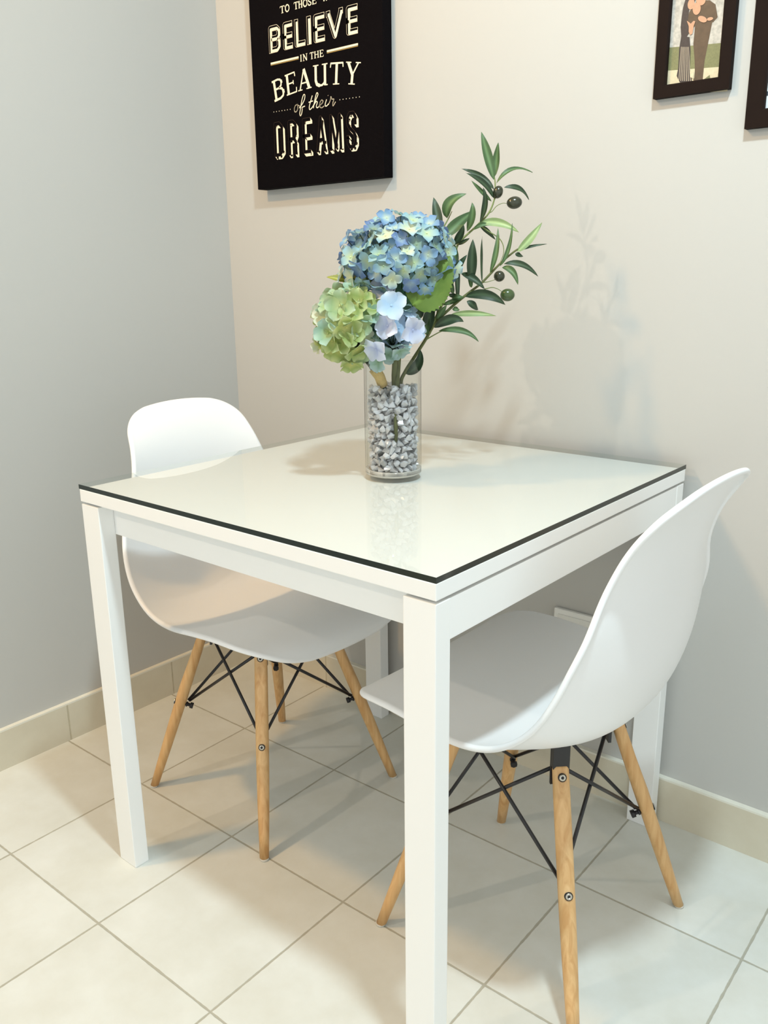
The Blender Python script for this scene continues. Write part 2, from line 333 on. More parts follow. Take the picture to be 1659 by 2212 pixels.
OLIVE_LEAVES=[
 ([0.0775, 0.1815, 0.4875],[0.0662, 0.1783, 0.5262],[0.0542, 0.1758, 0.5648],0.0146),
 ([0.077, 0.1822, 0.4902],[0.0792, 0.1855, 0.5183],[0.0841, 0.1827, 0.5453],0.0123),
 ([0.0819, 0.1827, 0.4806],[0.1002, 0.2027, 0.5032],[0.1187, 0.2388, 0.4997],0.0082),
 ([0.0803, 0.1778, 0.4716],[0.0592, 0.168, 0.4932],[0.032, 0.15, 0.5059],0.0088),
 ([0.0828, 0.1745, 0.4573],[0.0747, 0.1527, 0.4804],[0.0571, 0.1272, 0.4956],0.0099),
 ([0.0805, 0.1705, 0.4519],[0.0729, 0.1506, 0.4679],[0.0616, 0.1372, 0.4842],0.0064),
 ([0.0929, 0.1894, 0.4741],[0.1107, 0.2087, 0.4722],[0.1188, 0.2293, 0.4549],0.0088),
 ([0.0715, 0.1495, 0.4166],[0.0841, 0.1474, 0.4452],[0.0833, 0.1401, 0.4724],0.0099),
 ([0.0276, 0.1159, 0.4255],[0.037, 0.1122, 0.4488],[0.0578, 0.1285, 0.4629],0.0181),
 ([0.0222, 0.102, 0.401],[0.0156, 0.1038, 0.4303],[0.004, 0.1095, 0.46],0.0152),
 ([0.0291, 0.1046, 0.3927],[0.0419, 0.1252, 0.4144],[0.0643, 0.1444, 0.4369],0.0187),
 ([0.0707, 0.1482, 0.4153],[0.1017, 0.1624, 0.4157],[0.1309, 0.1795, 0.4002],0.0129),
 ([0.0576, 0.1326, 0.4032],[0.0701, 0.1288, 0.4266],[0.0686, 0.1304, 0.4492],0.0117),
 ([0.0484, 0.1166, 0.3815],[0.0605, 0.1202, 0.3866],[0.0695, 0.1231, 0.3917],0.0059),
 ([0.0776, 0.118, 0.3211],[0.0856, 0.1075, 0.3556],[0.0858, 0.1092, 0.3895],0.0158),
 ([0.0917, 0.1298, 0.3209],[0.0931, 0.1242, 0.3575],[0.0992, 0.1163, 0.3931],0.0044),
 ([0.0995, 0.1416, 0.3344],[0.1082, 0.1464, 0.3695],[0.1025, 0.1588, 0.4075],0.0088),
 ([0.1102, 0.1547, 0.3451],[0.1228, 0.1623, 0.3747],[0.1237, 0.1693, 0.4149],0.007),
 ([0.1287, 0.1795, 0.3693],[0.1425, 0.1935, 0.3881],[0.156, 0.2127, 0.4163],0.0123),
 ([0.1307, 0.1817, 0.3707],[0.1447, 0.1961, 0.3772],[0.165, 0.2164, 0.381],0.0044),
 ([0.1149, 0.1602, 0.3491],[0.1414, 0.1761, 0.3473],[0.1618, 0.195, 0.3279],0.0099),
 ([0.1137, 0.1571, 0.3437],[0.1334, 0.1576, 0.3366],[0.1435, 0.1609, 0.3148],0.0105),
 ([0.0621, 0.1103, 0.335],[0.0869, 0.1117, 0.3252],[0.1025, 0.1217, 0.3087],0.0117),
 ([0.0743, 0.1059, 0.2967],[0.1102, 0.1178, 0.2993],[0.1373, 0.133, 0.2827],0.0152),
 ([0.0777, 0.1062, 0.2898],[0.0863, 0.1122, 0.2821],[0.0845, 0.1294, 0.2739],0.0111),
 ([0.0601, 0.0826, 0.267],[0.0945, 0.0971, 0.2697],[0.1287, 0.1188, 0.2653],0.0094),
 ([0.0431, 0.0605, 0.2469],[0.0653, 0.0754, 0.2605],[0.0859, 0.0852, 0.2564],0.0158),
 ([0.0495, 0.0638, 0.2413],[0.0854, 0.0814, 0.2414],[0.1093, 0.0965, 0.2233],0.0099),
 ([0.0655, 0.0965, 0.2914],[0.0652, 0.0937, 0.3283],[0.06, 0.103, 0.3648],0.0094),
 ([0.051, 0.0969, 0.3243],[0.069, 0.0918, 0.3444],[0.0824, 0.0976, 0.3642],0.0129),
 ([0.051, 0.0875, 0.2998],[0.0586, 0.0968, 0.2975],[0.0686, 0.1068, 0.2952],0.0076),
 ([0.0463, 0.0773, 0.2835],[0.0625, 0.0883, 0.2895],[0.0806, 0.092, 0.2957],0.0076),
 ([0.0367, 0.0526, 0.2402],[0.0429, 0.0487, 0.2721],[0.0458, 0.0542, 0.3032],0.017),
 ([0.0219, 0.0486, 0.2622],[0.0213, 0.0423, 0.2775],[0.0092, 0.0467, 0.2924],0.0176),
 ([0.0175, 0.0146, 0.1722],[0.0377, 0.021, 0.1868],[0.0362, 0.03, 0.2124],0.0164),
 ([0.127, 0.1771, 0.3666],[0.1306, 0.1808, 0.3639],[0.133, 0.192, 0.3612],0.007),
 ([0.0732, 0.1801, 0.493],[0.0715, 0.1897, 0.4978],[0.0705, 0.2022, 0.5029],0.0076),
 ([0.0174, 0.099, 0.4038],[0.0119, 0.096, 0.4134],[0.0124, 0.089, 0.4225],0.0152),
 ([0.0222, 0.0529, 0.273],[0.0426, 0.0506, 0.2755],[0.0548, 0.061, 0.2773],0.0076),
 ([0.0482, 0.1122, 0.3706],[0.0484, 0.1001, 0.3799],[0.0476, 0.0911, 0.3891],0.0129),
 ([0.0793, 0.1158, 0.3116],[0.0799, 0.1117, 0.3219],[0.0763, 0.1122, 0.3321],0.0076),
 ([0.0574, 0.0907, 0.2942],[0.0702, 0.0904, 0.2957],[0.074, 0.1015, 0.2968],0.0099),
 ([0.0614, 0.0878, 0.2778],[0.0684, 0.0874, 0.2766],[0.0703, 0.0949, 0.2749],0.0076),
 ([0.0709, 0.1479, 0.4139],[0.0789, 0.1619, 0.4032],[0.0874, 0.1753, 0.3896],0.0076),
 ([0.0441, 0.113, 0.3816],[0.0595, 0.1104, 0.3971],[0.0678, 0.1079, 0.4126],0.0117),
 ([0.0581, 0.0945, 0.3024],[0.0536, 0.0881, 0.3175],[0.0504, 0.0855, 0.3325],0.0117),
 ([0.0543, 0.109, 0.3487],[0.0536, 0.1019, 0.3677],[0.0515, 0.1025, 0.3865],0.0117),
 ([0.0442, 0.0661, 0.2591],[0.0531, 0.0656, 0.2717],[0.0602, 0.0726, 0.2838],0.0099),
 ([0.0659, 0.1405, 0.4058],[0.0786, 0.1466, 0.4135],[0.0889, 0.1616, 0.4122],0.007),
 ([0.0355, 0.0495, 0.2347],[0.0353, 0.0473, 0.257],[0.0341, 0.056, 0.2841],0.0117),
]
OLIVE_STEMS=[
  [[0.0106, 0.0088, 0.0952], [0.0102, 0.0085, 0.1525], [0.0164, 0.0137, 0.175], [0.0249, 0.026, 0.1969], [0.0348, 0.0457, 0.2266], [0.043, 0.063, 0.2537], [0.0599, 0.0876, 0.2806], [0.0758, 0.1087, 0.3007], [0.092, 0.1295, 0.3195], [0.1095, 0.1556, 0.3492], [0.1245, 0.1758, 0.3688], [0.133, 0.1857, 0.3761]] ,
  [[0.0383, 0.0528, 0.2374], [0.0439, 0.0711, 0.2727], [0.0535, 0.0958, 0.3161], [0.0533, 0.1102, 0.3542], [0.0495, 0.1175, 0.3815], [0.069, 0.1458, 0.4126], [0.0806, 0.1633, 0.4328], [0.0839, 0.1754, 0.4573], [0.0802, 0.1817, 0.482], [0.0769, 0.1832, 0.4929]] ,
  [[0.0806, 0.1633, 0.4328], [0.0845, 0.1676, 0.4355], [0.0885, 0.174, 0.4436], [0.0952, 0.1816, 0.4484], [0.1022, 0.1873, 0.448]] ,
  [[0.0806, 0.1633, 0.4328], [0.0836, 0.171, 0.4464], [0.085, 0.1763, 0.4573]] ,
  [[0.092, 0.1295, 0.3195], [0.0984, 0.1352, 0.3202], [0.1086, 0.1452, 0.3239]] ,
  [[0.0972, 0.1297, 0.3086], [0.1065, 0.1385, 0.3111], [0.1146, 0.1442, 0.3083], [0.1203, 0.1475, 0.3041]] ,
  [[0.0709, 0.1479, 0.4139], [0.0859, 0.1563, 0.4027], [0.1036, 0.1658, 0.3888], [0.1113, 0.165, 0.3696], [0.1095, 0.1556, 0.3492]] ,
  [[0.0239, 0.1044, 0.4037], [0.0292, 0.1162, 0.4227], [0.0322, 0.1239, 0.4363]] ,
  [[0.0224, 0.1016, 0.3997], [0.0325, 0.1095, 0.3981], [0.0495, 0.1175, 0.3815]] ,
  [[0.0348, 0.0457, 0.2266], [0.0519, 0.0653, 0.2399], [0.0662, 0.0793, 0.2451]] ,
  [[0.043, 0.063, 0.2537], [0.042, 0.0737, 0.2836], [0.0436, 0.0855, 0.3108]] ,
  [[0.0054, 0.0045, 0.1526], [0.0063, 0.0084, 0.1917], [0.0085, 0.0196, 0.2162], [0.0046, 0.0247, 0.238]] ,
]
OLIVES= [([0.0887, 0.1779, 0.4665], 0.0085, 0.0105, -20), ([0.1131, 0.1917, 0.4489], 0.0132, 0.0102, 5), ([0.1148, 0.1472, 0.3293], 0.0094, 0.0091, 0), ([0.1308, 0.1489, 0.2986], 0.0123, 0.0105, 0)]
PALE_FLORETS= [([0.0535, -0.066, 0.2879], 0.0239, 1), ([0.0454, -0.0663, 0.2566], 0.0225, 0), ([0.0695, -0.0332, 0.2495], 0.0218, 0), ([0.0345, -0.0819, 0.2208], 0.0218, 0), ([0.0397, -0.0319, 0.2511], 0.0205, 1), ([0.0127, -0.0416, 0.3135], 0.0191, 0), ([0.0433, -0.0159, 0.2775], 0.0191, 1), ([0.0169, -0.025, 0.3119], 0.0177, 0), ([0.0383, -0.0266, 0.2134], 0.0177, 2), ([0.014, -0.0535, 0.1967], 0.0177, 2), ([0.0204, -0.0351, 0.2069], 0.015, 2), ([0.0055, -0.054, 0.2488], 0.0177, 3), ([0.031, -0.0132, 0.2336], 0.0177, 2), ([0.0162, -0.0255, 0.2338], 0.0191, 1), ([-0.0114, -0.0486, 0.2292], 0.0191, 3), ([0.002, -0.0244, 0.2345], 0.0191, 2)]
GREEN_FLORETS= [([-0.0058, -0.1221, 0.2914], 0.0232, 0), ([0.0105, -0.102, 0.2933], 0.0218, 1), ([0.0217, -0.0796, 0.2903], 0.0205, 1), ([0.0095, -0.1159, 0.2772], 0.0205, 1), ([0.0087, -0.1231, 0.2561], 0.0225, 1), ([-0.0252, -0.1319, 0.246], 0.0218, 2), ([-0.0198, -0.1274, 0.2326], 0.0205, 1), ([0.0127, -0.1132, 0.2462], 0.0218, 1), ([0.0248, -0.0835, 0.2762], 0.0191, 2), ([-0.0454, -0.1031, 0.2929], 0.0205, 0), ([-0.0605, -0.1027, 0.2755], 0.0205, 3), ([0.0079, -0.0977, 0.2183], 0.0218, 1), ([-0.0189, -0.1071, 0.2179], 0.0218, 1), ([-0.0194, -0.0814, 0.1896], 0.0205, 1), ([-0.0017, -0.0796, 0.2067], 0.0205, 0), ([-0.0443, -0.1022, 0.2127], 0.0191, 1), ([-0.072, -0.0993, 0.2478], 0.0191, 3), ([-0.0162, -0.0787, 0.3166], 0.0191, 2), ([-0.0113, -0.0616, 0.3175], 0.0191, 0), ([-0.0336, -0.0933, 0.3072], 0.0191, 0), ([-0.0896, -0.0879, 0.2212], 0.0164, 3), ([0.0208, -0.0999, 0.2601], 0.0191, 0), ([0.0045, -0.0745, 0.2339], 0.0177, 3), ([-0.0982, -0.082, 0.2767], 0.015, 3), ([-0.0071, -0.1233, 0.2701], 0.0205, 0), ([0.0064, -0.0859, 0.3047], 0.0191, 1), ([-0.0705, -0.098, 0.2302], 0.0177, 0), ([-0.0003, -0.1176, 0.2339], 0.0205, 1), ([0.0027, -0.0629, 0.3018], 0.0177, 1), ([-0.0299, -0.0902, 0.2011], 0.0177, 1)]
SCRIPT_STROKES=[[(0.296, 1.4405), (0.2885, 1.4394), (0.2843, 1.433), (0.2856, 1.4266), (0.291, 1.4267), (0.2949, 1.4317), (0.2959, 1.4382), (0.3022, 1.4364)], [(0.2998, 1.4325), (0.3097, 1.4396), (0.3169, 1.4482), (0.319, 1.4561), (0.3154, 1.4582), (0.3108, 1.4517), (0.3067, 1.4413), (0.3033, 1.4294), (0.3009, 1.4214), (0.3026, 1.4164), (0.3066, 1.42), (0.3092, 1.4287), (0.3094, 1.4328), (0.3179, 1.4345)], [(0.3417, 1.453), (0.336, 1.4418), (0.3313, 1.4315), (0.3325, 1.4257), (0.3384, 1.428), (0.3438, 1.4321)], [(0.3297, 1.4406), (0.3432, 1.442)], [(0.3438, 1.4321), (0.3536, 1.4451), (0.3591, 1.4531), (0.3558, 1.4566), (0.3514, 1.4494), (0.3471, 1.4378), (0.3437, 1.4271)], [(0.3444, 1.432), (0.3523, 1.4392), (0.3564, 1.4377), (0.3529, 1.4303), (0.3552, 1.4267), (0.361, 1.4283)], [(0.3611, 1.43), (0.3694, 1.433), (0.3736, 1.4375), (0.3697, 1.4404), (0.3645, 1.4363), (0.3631, 1.4291), (0.368, 1.4251), (0.3762, 1.4273)], [(0.3844, 1.4399), (0.3805, 1.4324), (0.3797, 1.4282), (0.3833, 1.4267), (0.3904, 1.4305)], [(0.3894, 1.4286), (0.3957, 1.4372), (0.3975, 1.4433), (0.4007, 1.4385), (0.406, 1.4375), (0.4024, 1.4297), (0.4036, 1.4249), (0.4108, 1.432)], [(0.3889, 1.4473), (0.3893, 1.4467)]]
# ------------------------------------------------------------ table
TC = (0.4819, -0.0199)          # far left corner of the table top; the table is square to the room
S = 0.75; ZT = 0.7376
table = thing('dining_table', 'square white metal-legged dining table standing against the wall', 'table', (TC[0]+S/2, TC[1]-S/2, 0))
h = S/2
bm = bmesh.new(); box(bm, -h, h, -h, h, ZT-.006-.024, ZT-.0082, 0, .0012)
bm.normal_update()
for f in bm.faces: f.material_index = 1 if f.normal.z > .9 else 0
obj('tabletop', bm, [M_table, M_top], table)
bm = bmesh.new()
g0 = h+.0005
vs0 = [bm.verts.new((x, y, z)) for z in (ZT-.0078, ZT) for x, y in ((-g0, -g0), (g0, -g0), (g0, g0), (-g0, g0))]
for k in range(4):
    f = bm.faces.new((vs0[k], vs0[(k+1) % 4], vs0[(k+1) % 4+4], vs0[k+4])); f.material_index = 1
f = bm.faces.new(vs0[4:]); f.material_index = 0
f = bm.faces.new(vs0[:4][::-1]); f.material_index = 0
gt = obj('glass_top', bm, [M_glass_top, M_glass_edge], table); gt['label'] = 'clear glass sheet with a dark polished edge'
LT = ZT-.006-.024-.004          # top of legs (thin shadow gap under the top)
LX, LY = .050, .030
for sx in (-1, 1):
    for sy in (-1, 1):
        bm = bmesh.new()
        x0, x1 = sorted((sx*h, sx*(h-LX))); y0, y1 = sorted((sy*h, sy*(h-LY)))
        x0, x1, y0, y1 = [v*.9985 if abs(abs(v)-h) < 1e-6 else v for v in (x0, x1, y0, y1)]
        if sy < 0: pass
        box(bm, x0, x1, y0, y1, 0, LT, 0, .0015); obj('leg', bm, M_table, table)
AH = .052
for sx in (-1, 1):               # rails flush with the leg faces
    x1 = sx*(h-.0012); x0 = sx*(h-.02)
    bm = bmesh.new(); box(bm, min(x0, x1), max(x0, x1), -h+LY, h-LY, LT-AH-.002, LT-.0005, 0, .001); obj('rail', bm, M_table, table)
for sy in (-1, 1):               # aprons set back behind the legs
    y1 = sy*(h-LY+.001); y0 = sy*(h-LY-.016)
    bm = bmesh.new(); box(bm, -h+LX, h-LX, min(y0, y1), max(y0, y1), LT-AH, LT, 0, .001); obj('apron', bm, M_table, table)
bm = bmesh.new(); box(bm, -h+.045, h-.045, -h+.045, h-.045, LT-.001, ZT-.0295); obj('spacer', bm, M_table, table)

# ------------------------------------------------------------ chairs
PROFILE = [  # x, z of the centre line; rim offset dx, dz; half width
    (.239, .400, -.004, .004, .190), (.234, .416, -.004, .005, .200), (.218, .431, -.003, .007, .208), (.187, .441, .000, .009, .215),
    (.140, .444, .002, .011, .220), (.065, .436, .006, .015, .225), (-.01, .424, .014, .021, .228), (-.08, .417, .026, .036, .228),
    (-.130, .424, .034, .052, .226), (-.163, .448, .038, .058, .223), (-.182, .488, .036, .058, .216), (-.196, .545, .036, .042, .205),
    (-.199, .610, .027, .020, .188), (-.204, .675, .025, .007, .162), (-.214, .735, .016, .002, .147), (-.232, .782, .008, -.002, .139), (-.253, .815, .003, -.004, .136)]
def shell_mesh():
    prof = spline(PROFILE, 400)
    L_ = [0]
    for a, b in zip(prof, prof[1:]): L_.append(L_[-1]+math.dist(a[:2], b[:2]))
    T = L_[-1]
    def at(d):
        for i in range(len(L_)-1):
            if L_[i+1] >= d:
                t = (d-L_[i])/max(1e-9, L_[i+1]-L_[i]); return tuple(a+(b-a)*t for a, b in zip(prof[i], prof[i+1]))
        return prof[-1]
    RF, RB = .100, .052
    ds = [0, .004, .010, .018, .028, .040, .055, .075, .100, .13]
    k = 20; ds += [.13+(T-.26)*(i+1)/(k+1) for i in range(k)]
    ds += [T-d for d in (.13, .100, .075, .055, .040, .028, .018, .010, .004, 0)]
    nv = 24; rows = []
    for d in ds:
        x, z, dx, dz, w = at(d)
        if d < RF: w = w-RF+math.sqrt(max(0, RF*RF-(RF-d)**2))
        if T-d < RB: w = w-RB+math.sqrt(max(0, RB*RB-(RB-(T-d))**2))
        W0 = at(d)[4]
        # tangent, to bow the front and top edges outward a little in the middle
        x2, z2 = at(min(T, d+.003))[:2]; x1, z1 = at(max(0, d-.003))[:2]; tl = math.hypot(x2-x1, z2-z1); tx, tz = (x2-x1)/tl, (z2-z1)/tl
        row = []
        for j in range(nv+1):
            v = -1+2*j/nv; v = math.sin(v*PI/2)*.35+v*.65
            y = w*v; q = abs(y/W0)
            e = q**2.4
            bow = 0
            if d < .09: bow = .012*q*q*(1-d/.09)
            if T-d < .09: bow = -.014*q*q*(1-(T-d)/.09)
            row.append(Vector((x+dx*e+tx*bow, y, z+dz*e+tz*bow)))
        rows.append(row)
    return rows
def make_shell(parent):
    rows = shell_mesh(); nr, nc = len(rows), len(rows[0])
    bm = bmesh.new()
    V = [[bm.verts.new(p) for p in r] for r in rows]
    def nrm(i, j):
        a = rows[min(i+1, nr-1)][j]-rows[max(i-1, 0)][j]; b = rows[i][min(j+1, nc-1)]-rows[i][max(j-1, 0)]
        n = b.cross(a).normalized()
        return n
    s = nrm(10, nc//2); sgn = 1 if s.z > 0 else -1
    th = .0045
    B = [[bm.verts.new(rows[i][j]-nrm(i, j)*sgn*th) for j in range(nc)] for i in range(nr)]
    for i in range(nr-1):
        for j in range(nc-1):
            bm.faces.new((V[i][j], V[i+1][j], V[i+1][j+1], V[i][j+1])); bm.faces.new((B[i][j], B[i][j+1], B[i+1][j+1], B[i+1][j]))
    loop = [(0, j) for j in range(nc)]+[(i, nc-1) for i in range(1, nr)]+[(nr-1, j) for j in range(nc-2, -1, -1)]+[(i, 0) for i in range(nr-2, 0, -1)]
    # rolled rim: a rounded lip around the whole outline
    rim = []
    ctr = Vector((0, 0, .5))
    m = len(loop)
    for k, (i, j) in enumerate(loop):
        p = rows[i][j]; n = nrm(i, j)*sgn
        pi, pj = loop[k-1]; qi, qj = loop[(k+1) % m]
        t = (rows[qi][qj]-rows[pi][pj]).normalized()
        o = t.cross(n).normalized()
        ci, cj = max(1, min(nr-2, i)), max(1, min(nc-2, j))
        if o.dot(p-rows[ci][cj]) < 0: o = -o
        rim.append((bm.verts.new(p+o*.0045+n*.0008), bm.verts.new(p+o*.0090-n*.0030), bm.verts.new(p+o*.0080-n*.0090), bm.verts.new(p+o*.0015-n*.0098)))
    for k in range(m):
        a, b = loop[k], loop[(k+1) % m]
        seq0 = [V[a[0]][a[1]]]+list(rim[k])+[B[a[0]][a[1]]]; seq1 = [V[b[0]][b[1]]]+list(rim[(k+1) % m])+[B[b[0]][b[1]]]
        for c in range(len(seq0)-1): bm.faces.new((seq0[c], seq0[c+1], seq1[c+1], seq1[c]))
    bmesh.ops.recalc_face_normals(bm, faces=bm.faces)
    o = obj('seat_shell', bm, M_chair, parent, smooth=True)
    md = o.modifiers.new('smooth', 'SUBSURF'); md.levels = 1; md.render_levels = 2
    o['label'] = 'one-piece moulded white seat and back'
    return o
def make_chair(label):
    t = thing('dining_chair', label, 'chair', group='white shell chairs on beech legs')
    make_shell(t)
    kx = lambda z: .185-.253*z
    for sx in (-1, 1):
        for sy in (-1, 1):
            d = Vector((sx, sy, 0)).normalized()
            bm = bmesh.new()
            prof = [(.004, .0090), (.05, .0102), (.10, .0114), (.16, .0124), (.24, .0128), (.33, .0127), (.372, .0122), (.375, .0108)]
            rings = []
            for z, r in prof:
                c = Vector((sx*kx(z), sy*kx(z), z)); ring = []
                for q in range(20):
                    a = 2*PI*q/20; off = Vector((math.cos(a)*r, math.sin(a)*r, 0))
                    if z > .30:   # the top of the leg is planed flat on its outer face for the screw
                        fl = max(0, off.dot(d)-r*.72*(1-(z-.30)/.075*.1)); off -= d*fl
                    ring.append(bm.verts.new(c+off))
                rings.append(ring)
            for a, b in zip(rings, rings[1:]):
                for q in range(20): bm.faces.new((a[q], a[(q+1) % 20], b[(q+1) % 20], b[q])).smooth = True
            bm.faces.new(rings[0][::-1]); bm.faces.new(rings[-1])
            leg = obj('leg', bm, M_wood, t)
            bm = bmesh.new(); lathe(bm, [(0, 0), (.008, 0), (.0088, .0015), (.0088, .0045), (0, .0045)], 16, Matrix.Translation((sx*kx(.0), sy*kx(.0), 0)))
            obj('glide', bm, M_glide, leg)
            tilt = Vector((-sx*.253, -sy*.253, 1)).normalized(); out = (d-tilt*d.dot(tilt)).normalized()
            for z in (.200, .358):
                c = Vector((sx*kx(z), sy*kx(z), z))+out*(.0122 if z < .3 else .0092)
                M = Matrix.Translation(c) @ out.to_track_quat('Z', 'Y').to_matrix().to_4x4()
                bm = bmesh.new()
                lathe(bm, [(.0064, -.002), (.0064, .0003), (.0056, .0003), (.0056, -.002)], 18, M, 1)      # dark countersink ring
                lathe(bm, [(.0052, -.002), (.0052, .0010), (.0040, .0022), (.0024, .0022), (.0022, .0004), (0, .0004)], 18, M, 0)
                lathe(bm, [(.0020, .0006), (0, .0006)], 6, M, 1)
                obj('screw', bm, [M_screw, M_nut], leg)
            # black steel bracket on the inner side, carrying the leg up to the seat
            bm = bmesh.new()
            ang = math.atan2(sy, sx)
            for z0, z1 in ((.335, .412),):
                M = Matrix.Translation((sx*kx(.372), sy*kx(.372), 0)) @ Matrix.Rotation(ang, 4, 'Z')
                box(bm, -.006, .006, -.0125, .0125, .370, .414, 0, .001, M)
                box(bm, -.016, -.011, -.011, .011, .335, .400, 0, 0, M)
            obj('bracket', bm, M_black, t)
            # bolt that ties the rods to the leg
            c = Vector((sx*kx(.200), sy*kx(.200), .200)); p0 = c-out*.010; p1 = c-out*.027
            bm = bmesh.new(); tube(bm, [p0, p1], .0035, 10); tube(bm, [p1+out*.006, p1-out*.001], .0065, 6); tube(bm, [c-out*.016, c-out*.0125], .0055, 8)
            obj('bolt', bm, M_nut, t)
    # crossed rods on the four sides
    for a, b in (((1, 1), (1, -1)), ((1, -1), (-1, -1)), ((-1, -1), (-1, 1)), ((-1, 1), (1, 1))):
        for p, q in ((a, b), (b, a)):
            zl, zh = .203, .366
            kl = kx(zl)-.012; kh = kx(zh)-.010
            lo = Vector((p[0]*kl, p[1]*kl, zl)); hi = Vector((q[0]*kh, q[1]*kh, zh))
            side = Vector((a[0]+b[0], a[1]+b[1], 0)).normalized()*(.0022 if p == a else -.0022)
            bm = bmesh.new(); tube(bm, [lo+side, hi+side], .0031, 10)
            obj('brace_rod', bm, M_black, t)
    # cross bars under the seat with rubber mounts
    bm = bmesh.new()
    for ang in (PI/4, 3*PI/4):
        M = Matrix.Rotation(ang, 4, 'Z'); box(bm, -.132, .132, -.010, .010, .396, .4005, 0, 0, M)
    obj('seat_cross_bar', bm, M_black, t)
    for sx in (-1, 1):
        for sy in (-1, 1):
            bm = bmesh.new(); zt = .425 if sx > 0 else .413
            lathe(bm, [(0, .4005), (.014, .4005), (.015, zt), (0, zt)], 20, Matrix.Translation((sx*.066, sy*.066, 0)))
            obj('seat_mount', bm, M_nut, t)
    return t
chair = make_chair('white shell chair with beech legs pushed under the table beside the left wall')
chair.location = (.5245, -.407, 0); chair.rotation_euler.z = -.04
def copy_tree(o, parent=None):
    c = o.copy(); C.objects.link(c)
    if parent is not None: c.parent = parent; c.matrix_parent_inverse = o.matrix_parent_inverse.copy()
    for ch in [x for x in bpy.data.objects if x.parent == o]: copy_tree(ch, c)
    return c
chair2 = copy_tree(chair)
chair2['label'] = 'white shell chair with beech legs at the right side, partly hiding the wall outlet'
chair2.location = (1.1715, -.407, 0); chair2.rotation_euler.z = PI-.02

# ------------------------------------------------------------ wall outlet
out_ = thing('wall_outlet', 'white socket plate low on the wall under the table, partly hidden by a chair', 'outlet', (1.047, 0, .352))
bm = bmesh.new(); box(bm, -.0705, .0705, -.010, 0, -.045, .045, 0, .0025); obj('plate', bm, mat('white_socket_plastic', srgb(235, 234, 230), .4), out_)
bm = bmesh.new(); box(bm, -.060, .060, -.0115, -.0098, -.034, .034, 0, .0008); obj('insert', bm, mat('socket_insert_plastic', srgb(228, 227, 222), .4), out_)

# ------------------------------------------------------------ black canvas with lettering
CX0, CX1, CZ0, CT = .1500, .5450, 1.2705, .030
canvas = thing('wall_canvas', 'black canvas with cream lettering hanging on the wall left of the flowers', 'wall art', (CX0, 0, CZ0))
bm = bmesh.new(); box(bm, 0, CX1-CX0, -CT, -.001, 0, .60, 0, .0015); obj('stretched_canvas', bm, M_canvas, canvas)

def ribbon(pts, w, closed=False, joints=True):
    """flat strip along a polyline -> list of convex polygons"""
    out = []; P = [Vector(p) for p in pts]
    for i, (a, b) in enumerate(zip(P, P[1:])):
        d = b-a
        if d.length < 1e-9: continue
        d.normalize(); n = Vector((-d.y, d.x))*w/2
        out.append([a-n, b-n, b+n, a+n])
    if joints:
        for i, p in enumerate(P):
            if 0 < i < len(P)-1 or closed: out.append([p+Vector((math.cos(2*PI*k/8+PI/8), math.sin(2*PI*k/8+PI/8)))*w/2*1.02 for k in range(8)])
    return out
class Ink:
    def __init__(self): self.v = []; self.f = []; self.k = 0
    def add(self, polys, layer):
        for p in polys:
            y = -CT-.0003-layer*.00022-(self.k % 7)*.00001; self.k += 1
            i = len(self.v); self.v += [(q[0]-CX0, y, q[1]-CZ0) for q in p]; f = list(range(i, i+len(p)))
            # wind so that the face looks out from the wall (-y)
            ar = sum(p[j][0]*p[(j+1) % len(p)][1]-p[(j+1) % len(p)][0]*p[j][1] for j in range(len(p)))
            self.f.append(f if ar > 0 else f[::-1])
    def build(self, name, m, par):
        me = bpy.data.meshes.new(name); me.from_pydata(self.v, [], self.f); me.update(); me.materials.append(m)
        o = bpy.data.objects.new(name, me); C.objects.link(o); o.parent = par; return o
BLOCK = {'B': [[(0, 0), (0, 1), (.75, 1), (1, .88), (1, .64), (.8, .53), (0, .53)], [(.8, .53), (1, .40), (1, .13), (.75, 0), (0, 0)]],
 'E': [[(1, 1), (0, 1), (0, 0), (1, 0)], [(0, .5), (.95, .5)]], 'L': [[(0, 1), (0, 0), (1, 0)]], 'I': [[(.5, 0), (.5, 1)]],
 'V': [[(0, 1), (.5, 0), (1, 1)]],
 'D': [[(0, 0), (0, 1), (.62, 1), (1, .88), (1, .12), (.62, 0), (0, 0)]],
 'R': [[(0, 0), (0, 1), (.62, 1), (1, .90), (1, .60), (.75, .46), (0, .46)], [(.7, .46), (1, .36), (1, 0)]],
 'A': [[(0, 0), (.5, 1), (1, 0)], [(.2, .32), (.8, .32)]],
 'M': [[(0, 0), (.06, 1), (.5, .04), (.94, 1), (1, 0)]],
 'S': [[(1, .70), (1, .88), (.75, 1), (.25, 1), (0, .88), (0, .70), (.2, .58), (.8, .42), (1, .30), (1, .12), (.75, 0), (.25, 0), (0, .12), (0, .30)]]}
def sarc(cx, cy, rx, ry, a0, a1, n=10): return [(cx+rx*math.cos(a0+(a1-a0)*i/n), cy+ry*math.sin(a0+(a1-a0)*i/n)) for i in range(n+1)]
